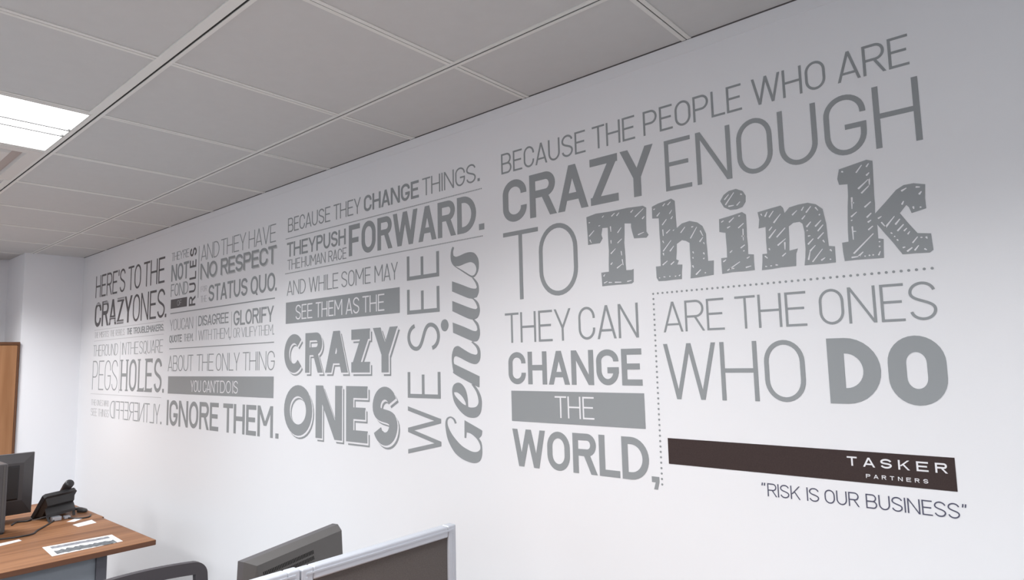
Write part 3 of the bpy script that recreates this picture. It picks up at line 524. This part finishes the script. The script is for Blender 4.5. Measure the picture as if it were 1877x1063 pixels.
# RULES, reading upwards
root = thing('wall_lettering', W3(-2.69, 1.957, 0), 'bold word RULES turned upright between NOT FOND and a thin vertical line', 'lettering')
for c, za, zz in (('R', 1.957, 2.016), ('U', 2.039, 2.098), ('L', 2.119, 2.167), ('E', 2.192, 2.238), ('S', 2.262, 2.313)):
    mb = MB(); add_glyph(mb, glyph(c, zz-za, .090, .0125), lambda px, py, za=za: (-2.605-py, za+px), D0, D1); mb.build('letter', M['vinyl_dark'], root)
# rules and separators
def bar_rule(name, u0, u1, z0, z1, label, m='vinyl'):
    b = MB(); b.box(W3(u0, z0, D0), W3(u1, z1, D1)); return tag(b.build(name, M[m], loc=W3(u0, z0, 0)), label, 'line')
bar_rule('rule_line', -2.964, -1.678, 1.925, 1.931, 'thin grey horizontal rule under STATUS QUO')
bar_rule('rule_line', -2.966, -1.681, 1.7015, 1.7065, 'thin grey horizontal rule above ABOUT THE ONLY THING')
bar_rule('rule_line', -4.397, -3.069, 1.8855, 1.8885, 'faint rule under CRAZY ONES at the far left', 'vinyl_soft')
bar_rule('rule_line', -4.396, -3.063, 1.801, 1.804, 'faint rule above THE ROUND IN THE SQUARE', 'vinyl_soft')
bar_rule('rule_line', -4.425, -3.071, 1.395, 1.398, 'faint rule under PEGS HOLES', 'vinyl_soft')
bar_rule('separator_line', -2.572, -2.567, 2.0, 2.314, 'thin vertical line right of upright RULES', 'vinyl')
bar_rule('separator_line', -2.584, -2.581, 1.745, 1.89, 'faint vertical line left of DISAGREE', 'vinyl_soft')
bar_rule('separator_line', -2.140, -2.137, 1.745, 1.888, 'faint vertical line left of GLORIFY', 'vinyl_soft')
bar_rule('separator_line', -3.826, -3.822, 1.414, 1.78, 'faint vertical line between PEGS and HOLES', 'vinyl_soft')
def disc(b, u, z, r, n=12):
    P = [W3(u+r*math.cos(2*math.pi*k/n), z+r*math.sin(2*math.pi*k/n), D1) for k in range(n)]
    b.prism(P, (0, -(D1-D0), 0))
for z, label in ((2.218, 'fine dotted rule above FORWARD'), (2.0415, 'fine dotted rule below FORWARD')):
    b = MB(); u = -1.577
    while u < -.222: disc(b, u, z, .0025, 8); u += .0076
    tag(b.build('dotted_rule', M['vinyl'], loc=W3(-1.577, z, 0)), label, 'line')
root = thing('dotted_line', W3(.454, 1.232, 0), 'dotted line with a corner around ARE THE ONES and WHO DO', 'line')
for k in range(37):
    b = MB(); disc(b, .4535, 1.7735-k*(.5415/36), .0031); b.build('dot', M['vinyl'], root)
for k in range(1, 47):
    b = MB(); disc(b, .4535+k*(.6885/46), 1.774, .0031); b.build('dot', M['vinyl'], root)
# sketched Think
def flat_shape(b, loop, holes, d0, d1, mi=0):
    loops = [[Vector((p[0], p[1], 0)) for p in loop]]+[[Vector((p[0], p[1], 0)) for p in hh] for hh in holes]
    flat = [p for l in loops for p in l]; n = len(flat)
    fs = [tuple(f) for f in tessellate_polygon(loops)]
    V = [W3(p.x, p.y, d1) for p in flat]+[W3(p.x, p.y, d0) for p in flat]
    sides = []; s = 0
    for l in loops:
        m = len(l); sides += [(s+i, s+(i+1) % m, n+s+(i+1) % m, n+s+i) for i in range(m)]; s += m
    b.mesh(V, fs+[tuple(n+i for i in f) for f in fs]+sides, mi)
root = thing('wall_lettering', W3(.21, 1.78, 0), 'large sketched slab-serif word Think with white scratch marks', 'lettering')
rnd = random.Random(4)
for n, loop, marks in THINK:
    b = MB(); 
    L2 = []
    for i, p in enumerate(loop):                      # hand-drawn wobble along the outline
        q = loop[(i+1) % len(loop)]; dl = math.hypot(q[0]-p[0], q[1]-p[1]); L2.append(p)
        for k in range(1, int(dl/.02)):
            s = k/int(dl/.02); nx, ny = -(q[1]-p[1])/dl, (q[0]-p[0])/dl; j = rnd.uniform(-.0008, .0008)
            L2.append((p[0]+(q[0]-p[0])*s+nx*j, p[1]+(q[1]-p[1])*s+ny*j))
    flat_shape(b, L2, [], D0, D1, 0)
    for (ax, az, bx, bz) in marks:
        d = Vector((bx-ax, bz-az)); ln = d.length; d.normalize(); nv = Vector((-d.y, d.x))
        w1, w2 = rnd.uniform(.0015, .0022), rnd.uniform(.0008, .0013)
        A_, B_ = Vector((ax, az)), Vector((bx, bz))
        P = [A_-d*.0008, A_+nv*w1, B_+nv*w2, B_+d*.0008, B_-nv*w2, A_-nv*w1]
        flat_shape(b, [(p.x, p.y) for p in P], [], D0, D2, 1)
    b.build('letter_dot' if n == 'dot' else 'letter', [M['vinyl'], M['vinyl_white']], root)
# script Genius
def smooth(loop, sharp=52):
    n = len(loop); P = [Vector(p) for p in loop]; out = []
    cor = []
    for i in range(n):
        a, c = P[i]-P[i-1], P[(i+1) % n]-P[i]
        cor.append(a.angle(c, 0) > math.radians(sharp))
    for i in range(n):
        p0, p1, p2, p3 = P[i-1], P[i], P[(i+1) % n], P[(i+2) % n]
        if cor[i]: p0 = p1-(p2-p1)*.5
        if cor[(i+1) % n]: p3 = p2+(p2-p1)*.5
        for k in range(5):
            s = k/5
            q = .5*((2*p1)+(p2-p0)*s+(2*p0-5*p1+4*p2-p3)*s*s+(3*p1-p0-3*p2+p3)*s**3)
            out.append((q.x, q.y))
    return out
root = thing('wall_lettering', W3(-.42, 1.2, 0), 'large grey script word Genius turned upright', 'lettering')
for n, loop, hole in GENIUS:
    b = MB(); flat_shape(b, smooth(loop), [smooth(hole)] if hole else [], D0, D1, 0)
    b.build('letter_dot' if n == 'dot' else 'letter', M['vinyl'], root)

# ------------------------------------------------------------------ furniture
def desk(x0, x1, y0, y1, label, panel_side, leg_y):
    t = thing('desk', ((x0+x1)/2, (y0+y1)/2, 0), label, 'desk', 'walnut office desks')
    b = MB(); b.box((x0, y0, .704), (x1, y1, .730), 0, .0025); 
    b.build('desk_top', [M['desk']], t)
    e = MB(); e.box((x0-.0012, y0, .7055), (x0, y1, .7285)); e.box((x1, y0, .7055), (x1+.0012, y1, .7285)); e.box((x0, y0-.0012, .7055), (x1, y0, .7285)); e.box((x0, y1, .7055), (x1, y1+.0012, .7285))
    e.build('edge_band', M['deskedge'], t)
    xs_ = (x0+.03, x1-.07)
    for x in xs_:
        for y in (y0+leg_y, y1-leg_y-.04):
            l = MB(); l.box((x, y, 0), (x+.04, y+.045, .704), 0, .003); l.build('leg', M['leg'], t)
    f = MB(); f.box((x0+.062, y0+leg_y+.045, .66), (x0+.082, y1-leg_y-.04, .704)); f.box((x1-.065, y0+leg_y+.045, .66), (x1-.035, y1-leg_y-.04, .704))
    for y in (y0+leg_y+.008, y1-leg_y-.032): f.box((x0+.07, y, .66), (x1-.07, y+.03, .704))
    f.build('under_frame', M['leg'], t)
    if panel_side:
        px = x0+.042 if panel_side < 0 else x1-.060
        p = MB(); p.box((px, y0+leg_y+.046, .25), (px+.018, y1-leg_y-.041, .698)); p.build('modesty_panel', M['panel'], t)
    return t
desk(2.204, 2.996, .334, 1.74, 'walnut desk with grey front panel and a printed sheet near its edge', -1, .205)
desk(3.000, 3.79, .322, 1.74, 'walnut desk carrying the telephone, behind the desk with the printed sheet', 0, .205)
desk(.022, .80, .345, 1.74, 'walnut desk under the near monitor, behind the dividing screens', 0, .12)
desk(-.80, -.022, .345, 1.74, 'walnut desk on the camera side of the dividing screens', 0, .12)

# desk dividing screens
def divider(y0, y1, top, label, xc=0.0):
    t = thing('desk_screen', (xc, (y0+y1)/2, .60), label, 'screen', 'aluminium framed desk screens')
    dp, fw = .014, .030
    b = MB(); b.box((xc-.008, y0+fw, .63), (xc+.008, y1-fw, top-fw)); b.build('fabric_panel', M['fabric'], t)
    f = MB()
    for (a, c) in (((y0, .60), (y0+fw, top)), ((y1-fw, .60), (y1, top)), ((y0+fw, top-fw), (y1-fw, top)), ((y0+fw, .60), (y1-fw, .63))):
        f.box((xc-dp, a[0], a[1]), (xc+dp, c[0], c[1]), 0, .004)
    g = .0015                                                          # raised ribs along the profile
    f.box((xc-dp-g, y0+.010, .62), (xc-dp, y0+.014, top-.02)); f.box((xc-dp-g, y1-.014, .62), (xc-dp, y1-.010, top-.02)); f.box((xc-dp-g, y0+.012, top-.014), (xc-dp, y1-.012, top-.010))
    f.build('frame', M['alu'], t)
    return t
divider(.385, .866, 1.139, 'narrow dark desk screen with pale aluminium frame, right of the post')
divider(.869, 1.66, 1.142, 'wide dark desk screen with pale aluminium frame, cut by the lower edge')

# tilted monitor seen from behind
def monitor(name_loc, yaw, wd, ht, zt, label, style):
    """zt: height of top edge; local x = across, local y = towards viewer (back), z up"""
    t = thing('monitor', (name_loc[0], name_loc[1], .73), label, 'monitor')
    o = Vector((name_loc[0], name_loc[1], 0)); c, s = math.cos(yaw), math.sin(yaw)
    X = Vector((c, s, 0)); Y = Vector((s, -c, 0))
    tilt = math.radians(3)
    def P(x, y, z):                    # z measured down from the top, tilted back
        return o+X*x+Y*(y*math.cos(tilt)-z*math.sin(tilt))+Vector((0, 0, zt-z*math.cos(tilt)-y*math.sin(tilt)))
    def hexa(b, x0, x1, z0, z1, y0, X0, X1, Z0, Z1, y1, mi=0):
        V = [P(x0, y0, z0), P(x1, y0, z0), P(x1, y0, z1), P(x0, y0, z1), P(X0, y1, Z0), P(X1, y1, Z0), P(X1, y1, Z1), P(X0, y1, Z1)]
        b.mesh(V, [(0, 1, 2, 3), (7, 6, 5, 4), (0, 4, 5, 1), (1, 5, 6, 2), (2, 6, 7, 3), (3, 7, 4, 0)], mi)
    h = wd/2
    if style == 'wedge':
        b = MB(); hexa(b, -h, h, 0, ht, -.02, -h, h, 0, ht, 0); b.build('bezel', M['plastic2'], t)
        b = MB()
        oc = [(-h, 0, .0), (h, 0, 0), (h, 0, ht), (-h, 0, ht)]
        ic = [(-h+.016, .030, .010), (h-.020, .030, .010), (h-.030, .066, ht-.07), (-h+.060, .066, ht-.07)]
        rc = [(h+.0, .0, .022)]
        b.mesh([P(*q) for q in oc+ic], [(0, 1, 5, 4), (1, 2, 6, 5), (2, 3, 7, 6), (3, 0, 4, 7), (4, 5, 6, 7)])
        k = b.build('back_cover', M['plastic3'], t)
        v = MB()
        def S(u, w_, lift):
            a_ = [ic[0][i]+(ic[1][i]-ic[0][i])*u for i in range(3)]; c_ = [ic[3][i]+(ic[2][i]-ic[3][i])*u for i in range(3)]
            q = [a_[i]+(c_[i]-a_[i])*w_ for i in range(3)]; q[1] += lift; return P(*q)
        for r_ in range(3):
            for q in range(33):
                u = .045+q*.0175; w0 = .085+r_*.065
                V = [S(u, w0, .0003), S(u+.0085, w0, .0003), S(u+.0115, w0+.042, .0003), S(u+.003, w0+.042, .0003)]
                v.prism(V, tuple(S(u, w0, .0009)-S(u, w0, .0003)))
        g = v.build('vent_slots', M['hole'], k)
    else:
        b = MB(); hexa(b, -h, h, 0, ht, -.02, -h, h, 0, ht, 0); b.build('bezel', M['plastic2'], t)
        b = MB(); hexa(b, -h+.001, h-.001, .001, ht-.001, 0, -h+.055, h-.055, .05, ht-.085, .028)
        k = b.build('back_cover', M['plastic2'], t)
        b = MB(); hexa(b, -h+.075, h-.075, .065, ht-.09, .028, -h+.082, h-.082, .072, ht-.10, .036); b.build('centre_panel', M['plastic'], t)
    b = MB(); hexa(b, -h+.012, h-.012, .012, ht-.012, -.0206, -h+.012, h-.012, .012, ht-.012, -.02); b.build('screen', M['screen'], t)
    b = MB(); zmid = ht*.55
    p0 = P(0, .045, zmid)
    b.prism([p0+X*-.035, p0+X*.035, Vector((p0.x, p0.y, .745))+X*.035+Y*.03, Vector((p0.x, p0.y, .745))-X*.035+Y*.03], tuple(Y*.03)); b.build('stand_neck', M['plastic'], t)
    q = Vector((p0.x, p0.y, .7305))+Y*-.01
    b = MB(); n = 24
    b.prism([q+X*(.12*math.cos(2*math.pi*k/n))+Y*(.09*math.sin(2*math.pi*k/n)) for k in range(n)], (0, 0, .014)); b.build('stand_base', M['plastic'], t)
    return t
# local x runs left->right in the picture (towards -y), back faces the camera (-x)
monitor((.395, .638, 0), math.radians(-90+19.1), .398, .33, 1.083, 'black monitor seen from behind with vent slots, leaning above the dividing screens', 'wedge')
monitor((3.365, .852, 0), math.radians(-90), .53, .352, 1.107, 'dark flat monitor seen from behind at the left edge, beside the telephone', 'flat')

# upright computer case in front of the far monitor
t = thing('computer_case', (3.13, .87, .7305), 'dark grey upright box-shaped computer case cut off by the left edge', 'computer')
b = MB(); b.box((3.004, .785, .738), (3.17, .955, 1.096), 0, .006); b.build('casing', M['plastic2'], t)
b = MB(); b.box((3.001, .797, .75), (3.004, .805, 1.085)); b.box((3.001, .82, .75), (3.004, .826, 1.085)); b.box((3.001, .86, .78), (3.004, .94, 1.06)); b.build('front_ribs', M['plastic3'], t)
for x in (3.02, 3.15):
    for y in (.80, .94):
        b = MB(); b.box((x-.01, y-.01, .7305), (x+.01, y+.01, .738)); b.build('foot', M['plastic'], t)

# desk telephone, its back to the camera
t = thing('telephone', (3.22, .50, .7305), 'black desk telephone seen from behind on the far desk', 'telephone')
A0 = Vector((3.275, .612, .748)); up = Vector((-.135, -.022, .138)); ac = Vector((.095, -.185, 0)); up_n = up.normalized(); ac_n = ac.normalized(); nrm = up_n.cross(ac_n)
if nrm.x > 0: nrm = -nrm                                            # towards the camera (back of the plate)
def Q(a, u, n): return A0+ac*a+up*u+nrm*n
b = MB(); prof = [(0, 0), (.0, .94), (.06, 1.0), (.94, 1.0), (1, .95), (1, 0)]
V0 = [Q(a, u, 0) for a, u in prof]; b.prism(V0, tuple(nrm*.022)); b.build('face_plate', M['plastic'], t)
b = MB(); b.mesh([Q(.05, .9, .022), Q(.95, .9, .022), Q(.95, .1, .022), Q(.05, .1, .022), Q(.10, .72, .050), Q(.92, .72, .050), Q(.92, .22, .05), Q(.10, .22, .05)], [(0, 1, 5, 4), (1, 2, 6, 5), (2, 3, 7, 6), (3, 0, 4, 7), (4, 5, 6, 7)]); b.build('rear_housing', M['plastic'], t)
b = MB()
ft = Q(.06, .62, .050); fb = Q(.94, .62, .050); zf = .7305
lo1 = Vector((ft.x-.055, ft.y-.005, .7345)); lo2 = Vector((fb.x-.055, fb.y+.004, .7345))
b.prism([ft, fb, fb+Vector((-.035, 0, -.03)), ft+Vector((-.035, 0, -.03))], (0, 0, -.016)); 
b.prism([ft+Vector((-.035, 0, -.046)), ft+Vector((-.035, -.012, -.046)), lo1+Vector((0, -.012, -.004)), lo1+Vector((0, 0, -.004))], (.010, 0, .0))
b.prism([fb+Vector((-.035, 0, -.046)), fb+Vector((-.035, .012, -.046)), lo2+Vector((0, .012, -.004)), lo2+Vector((0, 0, -.004))], (.010, 0, .0))
b.build('foot_stand', M['plastic'], t)
b = MB()
hp = [(.05, .006), (.10, .02), (.2, .024), (.6, .018), (.90, .022), (1.0, .025), (1.15, .025), (1.185, .021), (1.19, .004)]
b.tube([Q(.80+.0*u, u, -.020-.01*math.sin(u*3)) for u, r_ in hp], [r_ for u, r_ in hp], n=12); b.build('handset', M['plastic'], t)
b = MB(); b.box((3.115, .50, .7305), (3.16, .545, .752), 0, .003); b.box((3.12, .455, .7305), (3.155, .485, .746), 0, .003); b.build('plug', M['alu'], t)['label'] = 'pale cable plugs under the telephone'
def curve_pts(ctrl, n=10):
    P = [Vector(p) for p in ctrl]; out = []
    for i in range(len(P)-1):
        p0, p1, p2, p3 = P[max(i-1, 0)], P[i], P[i+1], P[min(i+2, len(P)-1)]
        for k in range(n):
            s = k/n; out.append(.5*((2*p1)+(p2-p0)*s+(2*p0-5*p1+4*p2-p3)*s*s+(3*p1-p0-3*p2+p3)*s**3))
    return out+[P[-1]]
CB = .7345
def cable(ctrl, r, label):
    b = MB(); b.tube(curve_pts(ctrl), r); return tag(b.build('cable', M['plastic'], loc=ctrl[0]), label, 'cable')
cable([(3.13, .53, CB), (3.02, .60, CB), (2.93, .66, CB), (2.86, .70, CB), (2.86, .78, CB), (2.90, .86, CB)], .0042, 'black cable trailing from the telephone across the near desk to the left')
cable([(3.13, .47, CB), (3.06, .43, CB), (3.05, .385, CB), (3.10, .36, CB)], .004, 'short black cable curling right of the telephone foot')
cable([(3.35, .40, CB+.006), (3.33, .36, CB+.006), (3.27, .345, CB+.006), (3.22, .352, CB+.006), (3.25, .385, CB+.006)], .009, 'thick black handset cord looped at the desk edge behind the telephone')
cable([(3.30, .60, CB), (3.24, .63, CB), (3.26, .68, CB), (3.20, .715, CB)], .005, 'black cable bunched under the far monitor')

# papers on the desks
def sheet(corners, label, m='paper', cat='paper', prints=()):
    z = .7304
    c = [Vector((x, y, z)) for x, y in corners]
    t = thing('paper_sheet', tuple((c[0]+c[2])/2), label, cat)
    b = MB(); b.prism(c, (0, 0, .0006)); b.build('sheet', M[m], t)
    def at(u, v): return c[0]+(c[1]-c[0])*u+(c[3]-c[0])*v+Vector((0, 0, .0006))
    for (poly, mk) in prints:
        b = MB(); n = len(poly)//2
        for i in range(n-1): b.prism([at(*poly[i]), at(*poly[i+1]), at(*poly[-2-i]), at(*poly[-1-i])], (0, 0, .0002))
        b.build('print', M[mk], t)
    return t
rnd2 = random.Random(7)
def ragged(u0, u1, v0, v1, n=22, amp=.035):
    top = [(u0+(u1-u0)*i/n, v0+rnd2.uniform(-amp, amp)) for i in range(n+1)]; bot = [(u1-(u1-u0)*i/n, v1+rnd2.uniform(-amp*.4, amp*.4)) for i in range(n+1)]
    return top+bot
sheet([(2.528, .732), (2.502, .437), (2.312, .447), (2.306, .746)], 'white printed sheet with two dark bands near the desk edge', 'paper', 'paper',
      [(ragged(.09, .92, .12, .33, amp=.03), 'ink2'), (ragged(.08, .92, .53, .88, amp=.08), 'ink')])
sheet([(2.928, .497), (2.967, .393), (2.868, .398), (2.844, .494)], 'small white card on the near desk right of the cables')
sheet([(3.035, .497), (3.10, .428), (3.06, .405), (3.00, .47)], 'small white slip under the telephone cables at the desk joint')
sheet([(2.79, .872), (2.81, .765), (2.765, .762), (2.735, .86)], 'white slip at the left edge, in front of the computer case')

# walnut cupboard in the alcove
t = thing('cupboard', (4.96, .86, 0), 'tall walnut cupboard at the left edge beside the white pier', 'cupboard')
x0, x1, y0, y1, zt = 4.706, 5.225, .4045, 1.32, 1.806
b = MB(); b.box((x0+.02, y0, .0), (x1, y1, zt-.022)); b.build('body', M['cab'], t)
b = MB(); b.box((x0-.004, y0, zt-.022), (x1, y1, zt), 0, .002); b.build('top_board', M['cabedge'], t)
b = MB(); b.box((x0, y0, .06), (x0+.02, y0+.014, zt-.022)); b.box((x0, y1-.014, .06), (x0+.02, y1, zt-.022)); b.build('side_edge', M['cabedge'], t)
ym = (y0+y1)/2
for (a, c) in ((y0+.015, ym-.001), (ym+.001, y1-.015)):
    d = MB(); d.box((x0+.001, a, .065), (x0+.019, c, zt-.025)); dd = d.build('door', M['cab'], t)
    hx = c-.05 if a < ym-.1 else a+.05
    k = MB(); k.box((x0-.022, hx-.006, .95), (x0-.014, hx+.006, 1.09)); k.box((x0-.016, hx-.005, .955), (x0+.001, hx+.005, .965)); k.box((x0-.016, hx-.005, 1.075), (x0+.001, hx+.005, 1.085)); k.build('handle', M['chrome'], dd)

# mesh-back task chair facing the near desk
t = thing('office_chair', (.93, .81, 0), 'black mesh-back office chair between the two desk groups', 'chair')
cyy = .810; hwid = .237
def backpt(s, v):           # s across -1..1 , v 0 bottom .. 1 top ; leaning back and slightly curved
    return Vector((1.10-.10*(1-v)+.035*(1-s*s)*.6, cyy+s*hwid*(.92+.08*v), .50+v*.385+.012*(1-s*s)))
def band(b, path, wv, th):
    """flat band of width wv following path (list of (s,v)), in the curved back surface"""
    outer = []; inner = []
    n = len(path)
    for i, (s, v) in enumerate(path):
        a = path[(i-1) % n]; c = path[(i+1) % n]
        tx, ty = (c[0]-a[0])*hwid, (c[1]-a[1])*.385; ln = math.hypot(tx, ty)
        nx, ny = -ty/ln, tx/ln
        outer.append(backpt(s, v)); inner.append(backpt(s+nx*wv/hwid, v+ny*wv/.385))
    V = []; off = Vector((th, 0, 0))
    for o_, i_ in zip(outer, inner): V += [o_, i_, i_+off, o_+off]
    Fs = []
    for i in range(n):
        j = (i+1) % n
        for k in range(4): Fs.append((i*4+k, i*4+(k+1) % 4, j*4+(k+1) % 4, j*4+k))
    b.mesh(V, Fs, 0, False)
path = []
rc = .16
for (cs, cv, a0) in ((1-rc, 1-rc*hwid/.385, 0), (-1+rc, 1-rc*hwid/.385, 90), (-1+rc, rc*hwid/.385, 180), (1-rc, rc*hwid/.385, 270)):
    for i in range(7):
        a = math.radians(a0+15*i); path.append((cs+rc*math.cos(a), cv+rc*hwid/.385*math.sin(a)))
full = []
for i, p in enumerate(path):
    q = path[(i+1) % len(path)]; full.append(p); dl = math.hypot(q[0]-p[0], q[1]-p[1])
    for k in range(1, int(dl/.12)): s = k/int(dl/.12); full.append((p[0]+(q[0]-p[0])*s, p[1]+(q[1]-p[1])*s))
b = MB(); band(b, full, .040, .026); b.build('back_frame', M['chairplastic'], t)
b = MB(); N = 12
V = [backpt(-.90+1.80*i/N, .06+.88*j/N)+Vector((.013, 0, 0)) for j in range(N+1) for i in range(N+1)]
b.mesh(V, [(j*(N+1)+i, j*(N+1)+i+1, (j+1)*(N+1)+i+1, (j+1)*(N+1)+i) for j in range(N) for i in range(N)], 0, True); b.build('back_mesh', M['mesh'], t)
b = MB(); b.box((.70, cyy-.235, .44), (1.02, cyy+.235, .50), 0, .02); b.build('seat', M['cushion'], t)
b = MB(); b.tube([(.86, cyy, .44), (.98, cyy, .41), (1.06, cyy, .46), (1.045, cyy, .56), (1.072, cyy, .66)], .022); b.build('back_support', M['plastic'], t)
b = MB(); b.tube([(.86, cyy, .09), (.86, cyy, .44)], .028, n=14); b.build('gas_column', M['plastic'], t)
for k in range(5):
    a = math.radians(72*k+18); e = Vector((.86+.29*math.cos(a), cyy+.29*math.sin(a), .07))
    b = MB(); b.tube([(.86, cyy, .10), tuple(e)], [.028, .016]); lg = b.build('leg', M['plastic'], t)
    b = MB(); b.tube([e+Vector((-.012*math.sin(a), .012*math.cos(a), -.042)), e+Vector((.012*math.sin(a), -.012*math.cos(a), -.042))], .027, n=14); b.tube([tuple(e), tuple(e+Vector((0, 0, -.04)))], .008); b.build('caster', M['plastic'], lg)
bpy.context.view_layer.update()
